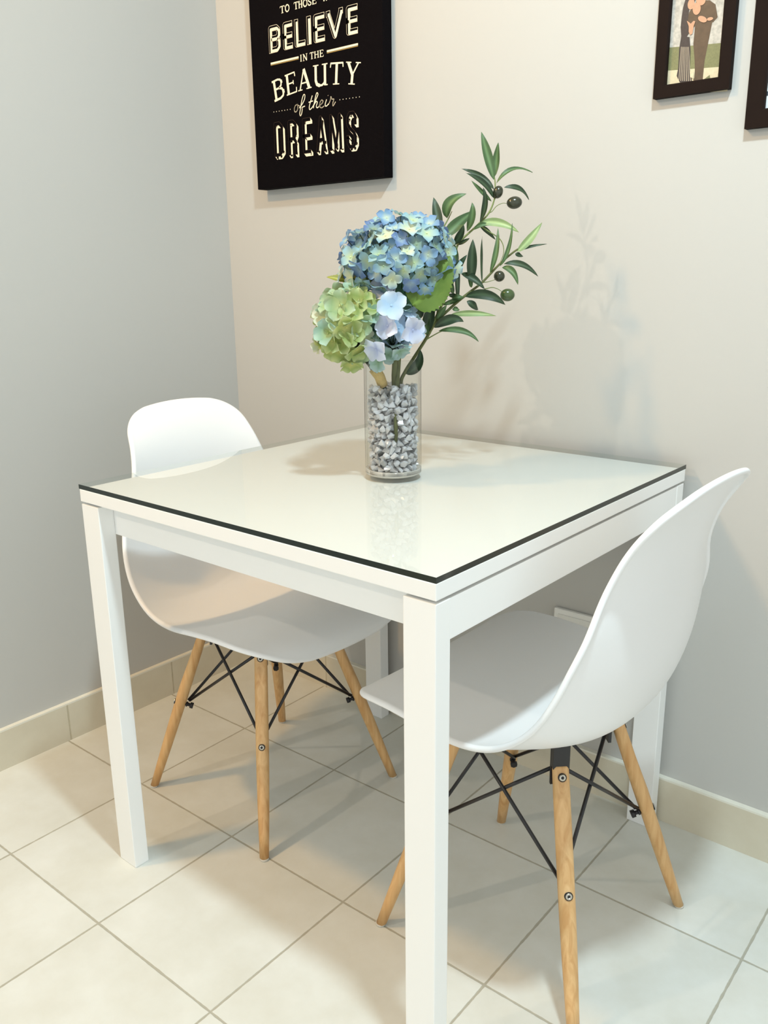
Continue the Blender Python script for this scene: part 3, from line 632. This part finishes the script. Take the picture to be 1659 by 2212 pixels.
SERIF = {  # (points, stroke weight)
 'T': [([(.5, 0), (.5, 1)], 1), ([(.02, .97), (.98, .97)], .5), ([(.03, 1), (.0, .78)], .4), ([(.97, 1), (1, .78)], .4), ([(.25, .015), (.75, .015)], .32)],
 'O': [(sarc(.5, .5, .42, .48, 0, PI*.5), .8), (sarc(.5, .5, .42, .48, PI*.5, PI), .9), (sarc(.5, .5, .42, .48, PI, PI*1.5), .9), (sarc(.5, .5, .42, .48, PI*1.5, PI*2), .8)],
 'H': [([(.18, 0), (.18, 1)], 1), ([(.82, 0), (.82, 1)], 1), ([(.18, .52), (.82, .52)], .42), ([(0, .015), (.36, .015)], .32), ([(0, .985), (.36, .985)], .32), ([(.64, .015), (1, .015)], .32), ([(.64, .985), (1, .985)], .32)],
 'S': [([(.90, .72), (.86, .90), (.66, .98), (.36, .98), (.14, .86), (.14, .68), (.32, .56), (.66, .44), (.88, .32), (.88, .14), (.64, .02), (.34, .02), (.12, .10), (.08, .30)], .8)],
 'E': [([(.2, 0), (.2, 1)], 1), ([(0, .98), (.95, .98)], .42), ([(.2, .52), (.75, .52)], .42), ([(0, .02), (1, .02)], .42), ([(.94, 1), (.96, .78)], .4), ([(.97, 0), (1, .24)], .4), ([(.75, .62), (.75, .42)], .36)],
 'I': [([(.5, 0), (.5, 1)], 1), ([(0, .015), (1, .015)], .32), ([(0, .985), (1, .985)], .32)],
 'N': [([(.16, 0), (.16, 1)], .5), ([(.14, 1), (.84, 0)], 1), ([(.84, 0), (.84, 1)], .5), ([(0, .015), (.34, .015)], .32), ([(0, .985), (.22, .985)], .32), ([(.66, .985), (1, .985)], .32)],
 'W': [([(.08, 1), (.30, 0)], 1), ([(.30, 0), (.5, .9)], .5), ([(.5, .9), (.70, 0)], 1), ([(.70, 0), (.92, 1)], .5), ([(0, .985), (.2, .985)], .32), ([(.8, .985), (1, .985)], .32)],
 'B': [([(.2, 0), (.2, 1)], 1), ([(0, .98), (.55, .98), (.78, .92), (.86, .78), (.80, .63), (.58, .54), (.2, .54)], .6), ([(.58, .54), (.84, .46), (.95, .28), (.86, .10), (.6, .02), (0, .02)], .7), ([(.85, .88), (.88, .72)], .9), ([(.93, .38), (.94, .20)], 1)],
 'A': [([(.14, 0), (.50, .98)], .5), ([(.50, .98), (.84, 0)], 1.1), ([(.25, .32), (.72, .32)], .42), ([(0, .015), (.32, .015)], .32), ([(.62, .015), (1, .015)], .32)],
 'U': [([(.18, 1), (.18, .28), (.26, .10), (.46, .02)], 1), ([(.40, .02), (.62, .03), (.76, .12), (.82, .3)], .6), ([(.82, .0), (.82, 1)], 1), ([(0, .985), (.38, .985)], .32), ([(.62, .985), (1, .985)], .32), ([(.82, .015), (1, .015)], .32)],
 'Y': [([(.5, 0), (.5, .45)], 1), ([(.16, .98), (.5, .43)], 1), ([(.5, .43), (.84, .98)], .5), ([(.0, .985), (.36, .985)], .32), ([(.66, .985), (1, .985)], .32), ([(.28, .015), (.72, .015)], .32)]}
top, word1, word2, word3, script, word4, shade, outline, gold = [Ink() for _ in range(9)]
# BELIEVE: thin outlined block letters with a solid body set low and right, on a rising line
for ch, (x0, x1) in zip('BELIEVE', [(.2111, .2483), (.2573, .2867), (.2937, .3255), (.3296, .3459), (.352, .3843), (.3898, .4376), (.4471, .4783)]):
    zb = 1.5560-.0085*(x0-.2111); hh = .0550
    w = .0112; a0, a1 = x0+w/2, x1-w/2
    if ch == 'I': a0, a1 = (x0+x1)/2-.0001, (x0+x1)/2+.0001; w = .0125
    def put(ox, oz, ww, g=ch, a0=a0, a1=a1, zb=zb, w=w):
        out = []
        for s in BLOCK[g]: out += ribbon([(a0+(a1-a0)*u+ox, zb+w/2+(hh-w)*v+oz) for u, v in s], ww) + [[Vector((a0+(a1-a0)*u+ox, zb+w/2+(hh-w)*v+oz))+Vector(c)*ww/2 for c in ((-1, -1), (1, -1), (1, 1), (-1, 1))] for u, v in (s[0], s[-1])]
        return out
    word1.add(put(0, 0, w+.0006), 1); outline.add(put(0, 0, w-.0010), 2)
    shade.add(put(.0022, -.0022, w-.0054), 3)
# rules and gold under-lines
for (x0, x1, z) in ((.2137, .3034, 1.5330), (.3891, .4782, 1.5315)):
    top.add([[(x0, z), (x1, z), (x1, z+.0040), (x0, z+.0040)]], 1); gold.add([[(x0, z-.0022), (x1, z-.0022), (x1, z-.0006), (x0, z-.0006)]], 1)
def serif_word(ink, text, boxes, zb, hh, thick, arc=None):
    for ch, (x0, x1) in zip(text, boxes):
        xm = (x0+x1)/2; sl = 0; z0 = zb
        if arc: z0 = zb-arc[1]*(xm-arc[0])**2; sl = -2*arc[1]*(xm-arc[0])
        ca, sa = math.cos(math.atan(sl)), math.sin(math.atan(sl))
        for pts, wt in SERIF[ch]:
            P = []
            for u, v in pts:
                dx, dz = (u-.5)*(x1-x0), v*hh
                P.append((xm+dx*ca-dz*sa*.95, z0+dx*sa+dz*ca))
            ink.add(ribbon(P, thick*wt), 1)
serif_word(top, 'TOTHOSEWHO', [(.2512, .2650), (.2668, .2805), (.2949, .3072), (.3087, .3206), (.3223, .3358), (.3375, .3476), (.3499, .3620), (.3800, .3975), (.4000, .4125), (.4150, .4290)], 1.6300, .0138, .0029)
serif_word(top, 'INTHE', [(.3085, .3128), (.3163, .3307), (.3386, .3494), (.3511, .3656), (.3679, .3786)], 1.5254, .0132, .0026)
serif_word(word2, 'BEAUTY', [(.2212, .2560), (.2620, .2945), (.2985, .3404), (.3456, .3890), (.3950, .4320), (.4370, .4790)], 1.4690, .0422, .0068, (.352, .80))
for l in SCRIPT_STROKES:
    P = spline(l, 8*(len(l)-1)+1) if len(l) > 2 else l
    script.add(ribbon(P, .0021), 1)
for x0, x1, z0, z1 in ((.2172, .2710, 1.4341, 1.4333), (.4236, .4796, 1.4344, 1.4330)):
    for k in range(7):
        cx = x0+(x1-x0)*k/6; cz = z0+(z1-z0)*k/6
        script.add([[(cx+.0010*math.cos(a*PI/4), cz+.0010*math.sin(a*PI/4)) for a in range(8)]], 1)
# DREAMS: black letters with a brown hairline and a cream drop shade low and right
for ch, (x0, x1) in zip('DREAMS', [(.2153, .2450), (.2615, .2890), (.3082, .3330), (.3500, .3790), (.3905, .4270), (.4415, .4700)]):
    w = .0070; zb = 1.3380-.018*(x0-.2153)*.9; hh = .0735
    a0, a1 = x0+w/2, x1-w/2
    def put(ox, oz, ww, g=ch, a0=a0, a1=a1, zb=zb, w=w, hh=hh):
        out = []
        for s in BLOCK[g]: out += ribbon([(a0+(a1-a0)*u+ox, zb+w/2+(hh-w)*v+oz) for u, v in s], ww) + [[Vector((a0+(a1-a0)*u+ox, zb+w/2+(hh-w)*v+oz))+Vector(c)*ww/2 for c in ((-1, -1), (1, -1), (1, 1), (-1, 1))] for u, v in (s[0], s[-1])]
        return out
    for k in range(1, 9): word4.add(put(.0060*k/8, -.0066*k/8, w-.0004), 1)
    gold2 = None
    brown = put(0, 0, w+.0005); black = put(0, 0, w-.0006)
    word3.add(brown, 2); outline.add(black, 3)
V_, F_, MI_ = [], [], []
for ink, mi in ((top, 0), (word1, 0), (word2, 0), (script, 0), (word4, 0), (shade, 0), (word3, 1), (outline, 2), (gold, 3)):
    i = len(V_); V_ += ink.v; F_ += [[i+j for j in f] for f in ink.f]; MI_ += [mi]*len(ink.f)
lt = obj('lettering', (V_, F_), [M_cream, M_brown, M_canvas, M_gold], canvas); lt['label'] = 'cream lettering with brown outlines'
for p, mi in zip(lt.data.polygons, MI_): p.material_index = mi

# ------------------------------------------------------------ framed photographs
def picture_frame(x0, x1, z0, z1, label, bw):
    FT = .013
    t = thing('picture_frame', label, 'picture', (x0, 0, z0)); w, hgt = x1-x0, z1-z0
    bm = bmesh.new()
    prof = [(0, 0), (0, FT), (bw*.9, FT*.98), (bw, FT*.85), (bw, .004)]     # (inward, out from wall)
    loops = []
    for i_, d in prof:
        loops.append([bm.verts.new(p) for p in ((i_, -d, i_), (w-i_, -d, i_), (w-i_, -d, hgt-i_), (i_, -d, hgt-i_))])
    for a, b in zip(loops, loops[1:]):
        for k in range(4): bm.faces.new((a[k], a[(k+1) % 4], b[(k+1) % 4], b[k]))
    bm.faces.new(loops[0][::-1])
    bmesh.ops.recalc_face_normals(bm, faces=bm.faces)
    obj('frame', bm, M_frame, t)
    return t, bw, w, hgt
def print_part(t, polys, mats, base):
    """the photograph: flat colour areas, each a hair in front of the one before"""
    me = bpy.data.meshes.new('photo_print'); V, F, MI = [], [], []
    for k, (pts, mi) in enumerate(polys):
        i = len(V); V += [(p[0], -base-.00006*k, p[1]) for p in pts]
        ar = sum(pts[j][0]*pts[(j+1) % len(pts)][1]-pts[(j+1) % len(pts)][0]*pts[j][1] for j in range(len(pts)))
        f = list(range(i, i+len(pts))); F.append(f if ar > 0 else f[::-1]); MI.append(mi)
    me.from_pydata(V, [], F)
    for m in mats: me.materials.append(m)
    for p, m in zip(me.polygons, MI): p.material_index = m
    me.update(); o = bpy.data.objects.new('photo_print', me); C.objects.link(o); o.parent = t; return o
t, bw, fw, fh = picture_frame(1.1215, 1.2475, 1.3515, 1.535, 'dark brown frame with a couple standing by a stone wall, left of the two frames', .0195)
M_stone = mat('photo_stone', srgb(176, 170, 160), .45, noise=.6, nscale=170)
M_grass = mat('photo_grass', srgb(116, 116, 78), .45, noise=.3, nscale=400); M_path = mat('photo_path', srgb(204, 190, 158), .45, noise=.2, nscale=300)
M_man = mat('photo_brown_suit', srgb(82, 64, 46), .45, noise=.35, nscale=150); M_dark = mat('photo_dark_dress', srgb(52, 44, 44), .45, noise=.5, nscale=250)
M_skin = mat('photo_skin', srgb(188, 142, 112), .45, noise=.15, nscale=250); M_str = mat('photo_stripe', srgb(176, 160, 138), .35); M_hair = mat('photo_dark_hair', srgb(60, 40, 34), .35)
PX0, PZ0, PW, PH = bw, bw, fw-2*bw, .1270
def q(px, py):
    tt = (1085-py)/1085; u = (px-(355+70*tt))/682; v = ((1085-125*u)-py)/1050
    return (PX0+u*PW, PZ0+v*PH)
def ell(cx, cy, rx, ry, rot=0, n=18):
    return [q(cx+rx*math.cos(a)*math.cos(rot)-ry*math.sin(a)*math.sin(rot), cy+rx*math.cos(a)*math.sin(rot)+ry*math.sin(a)*math.cos(rot)) for a in [2*PI*k/n for k in range(n)]]
full = [(PX0-.001, PZ0-.001), (fw-bw+.001, PZ0-.001), (fw-bw+.001, fh-bw+.001), (PX0-.001, fh-bw+.001)]
P = [(full, 0), ([q(300, 620), q(1150, 535), q(1150, 1120), q(300, 1200)], 1), ([q(300, 905), q(1150, 820), q(1150, 1120), q(300, 1200)], 2),
 ([q(830, 1000), q(920, 930), q(930, 990), q(860, 1020)], 1),
 ([q(*p) for p in [(720, 330), (700, 560), (720, 760), (725, 900), (715, 1000), (830, 1000), (850, 760), (905, 480), (940, 290), (860, 240)]], 3),
 ([q(*p) for p in [(640, 180), (740, 40), (900, 40), (975, 90), (1005, 240), (950, 300), (760, 310), (640, 420), (600, 340)]], 3),
 ([q(*p) for p in [(600, -10), (560, 120), (540, 250), (530, 360), (540, 470), (600, 500), (650, 420), (620, 300), (640, 160), (650, 20)]], 4),
 ([q(*p) for p in [(540, 470), (515, 620), (505, 860), (485, 960), (530, 1040), (690, 1020), (660, 860), (665, 640), (650, 480)]], 4)]
for k in range(7):
    P.append(([q(540+k*16, 600), q(546+k*16, 600), q(520+k*26, 1020), q(511+k*26, 1020)], 6))
P += [(ell(680, 15, 45, 95, .35), 7), (ell(665, 85, 44, 66, .2), 5), (ell(790, 40, 60, 62, .1), 5), (ell(738, 140, 52, 75, .1), 5), (ell(815, 265, 60, 36, .35), 5), (ell(912, 262, 40, 20, -.2), 5),
 ([q(*p) for p in [(612, 285), (640, 300), (665, 320), (700, 285), (725, 290), (705, 345), (690, 440), (660, 455), (640, 420), (640, 350)]], 5),
 ([q(*p) for p in [(665, 900), (720, 890), (705, 985), (670, 970)]], 2), (ell(770, 1000, 60, 26, .1), 3)]
print_part(t, P, [M_stone, M_grass, M_path, M_man, M_dark, M_skin, M_str, M_hair], .004)
t, bw, fw, fh = picture_frame(1.2775, 1.4700, 1.2885, 1.530, 'dark brown frame with a pale snowy picture, cut by the right edge of the photo', .0270)
M_snow = mat('photo_snow', srgb(226, 228, 228), .35, noise=.10, nscale=30); M_blu = mat('photo_blue_grey', srgb(160, 172, 182), .35, noise=.3, nscale=80); M_dk = mat('photo_dark_twig', srgb(70, 76, 84), .35)
def r_(u, v): return (bw+u*(fw-2*bw), bw+v*(fh-2*bw))
def blob(cu, cv, ru, rv, n=14):
    return [r_(cu+ru*math.cos(2*PI*k/n)*random.uniform(.75, 1.2), cv+rv*math.sin(2*PI*k/n)*random.uniform(.75, 1.2)) for k in range(n)]
P = [([r_(-.01, -.01), r_(1.01, -.01), r_(1.01, 1.01), r_(-.01, 1.01)], 0), (blob(.12, .42, .16, .05), 1), (blob(.2, .50, .2, .035), 1), (blob(.6, .55, .3, .07), 1), (blob(.08, .36, .05, .02), 1),
     (blob(.07, .33, .018, .014), 2), (blob(.0, .12, .03, .02), 2), (blob(.6, .5, .08, .1), 2), (blob(.7, .45, .07, .12), 2)]
print_part(t, P, [M_snow, M_blu, M_dk], .004)

# ------------------------------------------------------------ vase with flowers (coordinates below are metres from the vase's base centre)
VC = Vector((.8544, -.3858, ZT+.0002))
ex = Vector((.7673, .6413, 0)); ey = Vector((-.6413, .7673, 0))    # along the bouquet's broad side, and through it to the wall
VR, VH = .0487, .198
vase = thing('flower_vase', 'clear glass cylinder vase filled with acrylic crystals, standing on the table', 'vase', VC)
bm = bmesh.new(); lathe(bm, [(VR-.0025, .011), (VR-.0028, VH-.001), (VR-.0014, VH), (VR, VH-.001), (VR, .004)], 64); obj('glass_wall', bm, M_vase, vase)
bm = bmesh.new(); lathe(bm, [(0, 0), (VR-.003, 0), (VR, .003), (VR, .010), (VR-.0028, .0105), (VR-.006, .0085), (0, .0075)], 64); b_ = obj('glass_base', bm, M_vbase, vase)
b_['label'] = 'thick solid glass base'

# acrylic crystals
def crystal_mesh(k):
    bm = bmesh.new()
    for i in range(11):      # a chunky irregular faceted lump
        v = Vector((random.gauss(0, 1), random.gauss(0, 1), random.gauss(0, 1))).normalized(); bm.verts.new((v.x*random.uniform(.95, 1.2), v.y*random.uniform(.75, 1), v.z*random.uniform(.7, .95)))
    r = bmesh.ops.convex_hull(bm, input=bm.verts[:]); bmesh.ops.delete(bm, geom=[v for v in bm.verts if not v.link_faces], context='VERTS')
    bmesh.ops.recalc_face_normals(bm, faces=bm.faces)
    me = bpy.data.meshes.new('acrylic_crystal'); bm.to_mesh(me); bm.free(); me.materials.append(M_crystal); return me
CM = [crystal_mesh(k) for k in range(8)]
def fill(a): return .150+.10*a    # the heap stands a little higher at the right
def rnd_rot(): return Matrix.Rotation(random.uniform(0, 2*PI), 4, Vector((random.gauss(0, 1), random.gauss(0, 1), random.gauss(0, 1))).normalized())
cnt = 0; row = 0; z = .0135
while cnt < 298 and z < .17:
    for k in range(22):
        a = 2*PI*(k+.5*(row % 2))/22+random.uniform(-.06, .06)
        r = .0368+random.uniform(-.0018, .0004); p = Vector((math.cos(a)*r, math.sin(a)*r, z+random.uniform(-.0022, .0022)))
        al = p.dot(ex); d = -p.dot(ey)
        if p.z > fill(al)+random.uniform(-.003, .004): continue
        if abs(al-.004) < .006 and d > 0 and .058 < p.z < .112: continue      # a stem shows between them here
        o = bpy.data.objects.new('acrylic_crystal', CM[random.randrange(8)]); C.objects.link(o)
        s = random.uniform(.0076, .0092)
        o.matrix_world = Matrix.Translation(VC+p) @ rnd_rot() @ Matrix.Scale(s, 4)
        tag(o, 'small clear acrylic crystal packed against the glass inside the vase', 'crystal', 'acrylic crystals in the vase'); cnt += 1
    z += .0112; row += 1
V_, F_ = [], []
zz = .0155
while zz < .158:
    for R_, n_ in ((.0255, 14), (.0135, 7), (0, 1)):
        for k in range(n_):
            a = 2*PI*k/n_+random.uniform(-.2, .2)+zz*40; p = Vector((math.cos(a)*R_, math.sin(a)*R_, zz+random.uniform(-.003, .003)))
            if p.z > fill(p.dot(ex))+.001: continue
            M = Matrix.Translation(p) @ rnd_rot() @ Matrix.Scale(random.uniform(.0080, .0092), 4); me = CM[random.randrange(8)]; i = len(V_)
            V_ += [tuple(M @ v.co) for v in me.vertices]; F_ += [[i+j for j in f.vertices] for f in me.polygons]
    zz += .0115
o = obj('acrylic_crystals', (V_, F_), M_crystal); o.location = VC
tag(o, 'heap of clear acrylic crystals filling the middle of the glass vase', 'crystal', 'acrylic crystals in the vase', 'stuff')

# florets: four rounded petals round an eye, facing +Z, unit reach
def floret_mesh(name, m, cup, wide, seed):
    rnd = random.Random(seed); V, F, R = [], [], []
    for q_ in range(4):
        a0 = q_*PI/2+rnd.uniform(-.12, .12); sc_ = rnd.uniform(.88, 1.1); nu, nv = 9, 6; base = len(V); tw = rnd.uniform(-.25, .25); cu = cup*rnd.uniform(.6, 1.5)
        for i in range(nu+1):
            u = 1-(1-i/nu)**1.7; wd = wide*(.09+.91*math.sqrt(max(0, 1-((u-.60)/.62)**2 if u < .60 else 1-((u-.60)/.402)**2)))
            for j in range(nv+1):
                v = -1+2*j/nv
                x = sc_*(u-.05*v*v*u*u*2); y = wd*v*.62
                z_ = cu*(u**1.6)*.55-.16*math.sin(u*PI)*0+.16*v*v*u*wd*2+tw*v*u*.3+.018*math.sin(7*v+seed)*u*u
                zc = z_-.45*max(0, u-.6)**2*2
                V.append((x*math.cos(a0)-y*math.sin(a0), x*math.sin(a0)+y*math.cos(a0), zc+q_ % 2*.03*u)); R.append(u)
        for i in range(nu):
            for j in range(nv):
                p = base+i*(nv+1)+j; F.append((p, p+nv+1, p+nv+2, p+1))
    base = len(V)     # the small round eye
    for k in range(8): V.append((.07*math.cos(k*PI/4), .07*math.sin(k*PI/4), .06)); R.append(0)
    V.append((0, 0, .10)); R.append(0)
    for k in range(8): F.append((base+k, base+(k+1) % 8, base+8))
    me = bpy.data.meshes.new(name); me.from_pydata(V, [], F); me.update(); me.materials.append(m)
    at = me.attributes.new('reach', 'FLOAT', 'POINT')
    for i, r in enumerate(R): at.data[i].value = r
    for f in me.polygons: f.use_smooth = True
    return me
def place_floret(me, parent, pos, nrm, size, spin=None):
    o = bpy.data.objects.new('floret', me); C.objects.link(o); o.parent = parent
    nrm = Vector(nrm).normalized()
    o.matrix_local = Matrix.Translation(pos) @ nrm.to_track_quat('Z', 'Y').to_matrix().to_4x4() @ Matrix.Rotation(random.uniform(0, 2*PI) if spin is None else spin, 4, 'Z') @ Matrix.Scale(size, 4)
    return o
def jit(n, k): return (Vector(n).normalized()+Vector((random.uniform(-k, k), random.uniform(-k, k), random.uniform(-k, k)))).normalized()
def leaf_mesh(base, mid, tip, width, face, kind='olive', fold=.18, name='leaf'):
    b, m, t = Vector(base), Vector(mid), Vector(tip); V, F, A = [], [], []
    n = 12 if kind == 'olive' else 34; nv = 4 if kind == 'olive' else 8
    c = m*2-(b+t)*.5
    for i in range(n+1):
        u = i/n; p = b*(1-u)**2+c*2*u*(1-u)+t*u*u; tg = ((c-b)*(1-u)*2+(t-c)*2*u).normalized()
        side = tg.cross(face).normalized(); up = side.cross(tg)
        if kind == 'olive': w = width/2*(math.sin(PI*min(1, u**.85))**.8+.06*(1-u))
        else:
            w = width/2*(math.sin(PI*u**.62)**.72)
            if i % 2: w *= .89
        for j in range(nv+1):
            v = -1+2*j/nv
            V.append(tuple(p+side*w*v+up*(abs(v)*w*fold*2+.0006*math.sin(u*9+v*2)))); A.append(1.0 if abs(v) < .01 else 0)
    for i in range(n):
        for j in range(nv): q0 = i*(nv+1)+j; F.append((q0, q0+1, q0+nv+2, q0+nv+1))
    me = bpy.data.meshes.new(name); me.from_pydata(V, [], F); me.update()
    at = me.attributes.new('midrib', 'FLOAT', 'POINT')
    for i, a in enumerate(A): at.data[i].value = a*.55
    for f in me.polygons: f.use_smooth = True
    return me
def leaf(parent, m, *a, **k):
    me = leaf_mesh(*a, **k); me.materials.append(m); o = bpy.data.objects.new('leaf', me); C.objects.link(o); o.parent = parent
    return o
TOCAM = Vector((.62, -.76, .18))
E3 = lambda a, h_, d: ex*a-ey*d+Vector((0, 0, h_))     # broadside, height, towards the room

def head(parent, centre, rad, meshes, n, size, jitter, keep, inner=True):
    """florets facing outward over an ellipsoid"""
    pts = []
    for i in range(n):
        zz_ = 1-2*(i+.5)/n; r = math.sqrt(1-zz_*zz_); ph = i*2.39996
        nv = Vector((r*math.cos(ph), r*math.sin(ph), zz_))
        if not keep(nv): continue
        k = random.uniform(.82, 1.12)
        p = Vector(centre)+E3(nv.x*rad[0]*k, nv.z*rad[2]*k, -nv.y*rad[1]*k)
        nn = E3(nv.x/rad[0], nv.z/rad[2], -nv.y/rad[1])
        place_floret(meshes[random.choice(range(len(meshes)))], parent, p, jit(nn, jitter), size*random.uniform(.85, 1.15)); pts.append(p)
        if inner and i % 2 == 0:
            place_floret(random.choice(meshes), parent, Vector(centre)+(p-Vector(centre))*.78, jit(nn, jitter*1.6), size*random.uniform(.8, 1.0))
    return pts
def stalks(parent, root, pts, m, r=.0009):
    bm = bmesh.new(); root = Vector(root)
    for p in pts:
        mid = root.lerp(p, .5)+Vector((0, 0, .006)); tube(bm, [root, mid, p-(p-root).normalized()*.001], [r*1.5, r, r*.8], 5)
    obj('flower_stalks', bm, m, parent)

# blue hydrangea
hyd = thing('hydrangea', 'large blue hydrangea at the top of the bouquet, in the glass vase', 'flower', VC)
BC = Vector((.0100, .0085, .3550))
bm_ = [floret_mesh('floret', BLUE[k % 5], .38, .66, 10+k) for k in range(8)]
pts = head(hyd, BC, (.090, .076, .066), bm_+bm_[:2], 150, .0180, .55, lambda v: v.z > -.62)
stalks(hyd, BC-Vector((0, 0, .075)), pts, M_dstem)
bm = bmesh.new(); tube(bm, [BC-Vector((0, 0, .075)), E3(.012, .215, 0), E3(.008, .165, .006), E3(.005, .11, .030), E3(.004, .058, .031)], [.0045, .0042, .0042, .0038, .0034], 10); obj('stem', bm, M_bark, hyd)
leaf(hyd, M_lime, (.0584, -.0184, .2860), (.082, .006, .322), (.0965, .030, .3620), .074, TOCAM+Vector((-.1, 0, .1)), kind='broad', fold=.10)
leaf(hyd, M_lime, (.0450, -.005, .290), (.058, .008, .322), (.066, .020, .3500), .040, TOCAM+Vector((.5, .3, 0)), kind='broad', fold=.05)
leaf(hyd, M_ylw, (-.020, -.020, .3235), (-.055, -.046, .3270), (-.0826, -.0691, .3318), .022, Vector((.5, -.5, .6)), kind='broad')
leaf(hyd, M_teal, (.050, -.004, .2850), (.040, -.012, .306), (.0300, -.016, .3270), .058, TOCAM+Vector((0, 0, .2)), kind='broad', fold=.06)

# green hydrangea
grn = thing('hydrangea', 'pale green hydrangea low at the left of the bouquet, in the glass vase', 'flower', VC)
GC = Vector((-.040, -.060, .2520))
gm = [floret_mesh('floret', GREEN[k % 4], .62, .74, 40+k) for k in range(8)]
def pick(lst, c): return random.choice([m for i, m in enumerate(lst) if i % 4 == c])
pts = []
for p, s, c in GREEN_FLORETS:
    p = Vector(p); p = GC+(p-GC)*.93; pts.append(p); place_floret(pick(gm, c), grn, p, jit(p-GC, .45), s*1.12)
pts += head(grn, GC, (.056, .052, .055), gm, 22, .021, .45, lambda v: v.y > -.25)
stalks(grn, (-.030, -.046, .215), pts, M_dstem)
bm = bmesh.new(); tube(bm, [(-.034, -.050, .235), (-.022, -.038, .196), (-.0065, -.026, .170), (-.004, -.018, .145), (.003, -.006, .10)], [.0050, .0052, .0060, .0056, .0040], 10); obj('stem', bm, M_dstem, grn)
bm = bmesh.new(); tube(bm, [(-.0148, -.0325, .1835), (-.0100, -.0290, .1760), (-.0068, -.0262, .1700), (-.0050, -.0225, .1590), (-.0044, -.0200, .1530)], [.0088, .0092, .0090, .0088, .0082], 16); o = obj('raffia_band', bm, M_raffia, grn)
o['label'] = 'straw-coloured raffia wrap around the stem'

# white-lilac hydrangea
wht = thing('hydrangea', 'white and ice blue hydrangea at the front right of the bouquet, in the glass vase', 'flower', VC)
WC = Vector((.032, -.030, .2540))
pm = [floret_mesh('floret', PALE[k % 4], .30, .82, 70+k) for k in range(8)]
pts = []
for p, s, c in PALE_FLORETS:
    p = Vector(p); pts.append(p); n_ = (p-WC).normalized()*.6+TOCAM*.7
    place_floret(pick(pm, c), wht, p, jit(n_, .35), s*1.08)
pts += head(wht, WC, (.038, .034, .036), [m for i, m in enumerate(pm) if i % 4 in (1, 2)], 22, .019, .4, lambda v: v.y > -.3)
stalks(wht, (.020, -.020, .215), pts, M_dstem)
bm = bmesh.new(); tube(bm, [(.022, -.020, .235), (.014, -.010, .20), (.006, -.003, .170), (.004, .000, .14), (.002, .002, .09)], [.0042, .0044, .0046, .0044, .0035], 10); obj('stem', bm, M_bark, wht)

# olive branch
oli = thing('olive_branch', 'olive branch with narrow green leaves and four olives, leaning right out of the vase', 'branch', VC)
thick = [.0034, .0024, .0009, .0009, .0009, .0009, .0012, .0014, .0012, .0012, .0014, .0030]
for s, r in zip(OLIVE_STEMS, thick):
    P = spline([tuple(p) for p in s], 5*(len(s)-1)+1)
    bm = bmesh.new(); tube(bm, P, [r*(1-.6*i/len(P)) for i in range(len(P))], 8); obj('stem', bm, M_stem if r < .003 else M_bark, oli)
for i, (b, m, t_, w) in enumerate(OLIVE_LEAVES):
    face = TOCAM+Vector((random.uniform(-.5, .5), random.uniform(-.3, .3), random.uniform(-.1, .5)))
    mk = 2 if i in (18, 25, 11) else (1 if i in (6, 14, 23, 24, 28, 29, 32, 33, 34, 20, 22, 4, 7, 36) or random.random() < .25 else 0)
    leaf(oli, M_leaf[mk], b, m, t_, w*1.05, face)
for i, (p, ra, rb, rot) in enumerate(OLIVES):
    bm = bmesh.new(); bmesh.ops.create_uvsphere(bm, u_segments=20, v_segments=14, radius=1)
    for v in bm.verts: v.co.x *= ra; v.co.z *= rb; v.co.y *= min(ra, rb)
    for f in bm.faces: f.smooth = True
    o = obj('olive', bm, M_olive_g if i == 3 else M_olive, oli); o['label'] = 'greener olive' if i == 3 else 'dark ripe olive'
    o.matrix_local = Matrix.Translation(p) @ Matrix.Rotation(math.atan2(ex.y, ex.x), 4, 'Z') @ Matrix.Rotation(math.radians(-rot), 4, 'Y')
print('crystals', cnt)
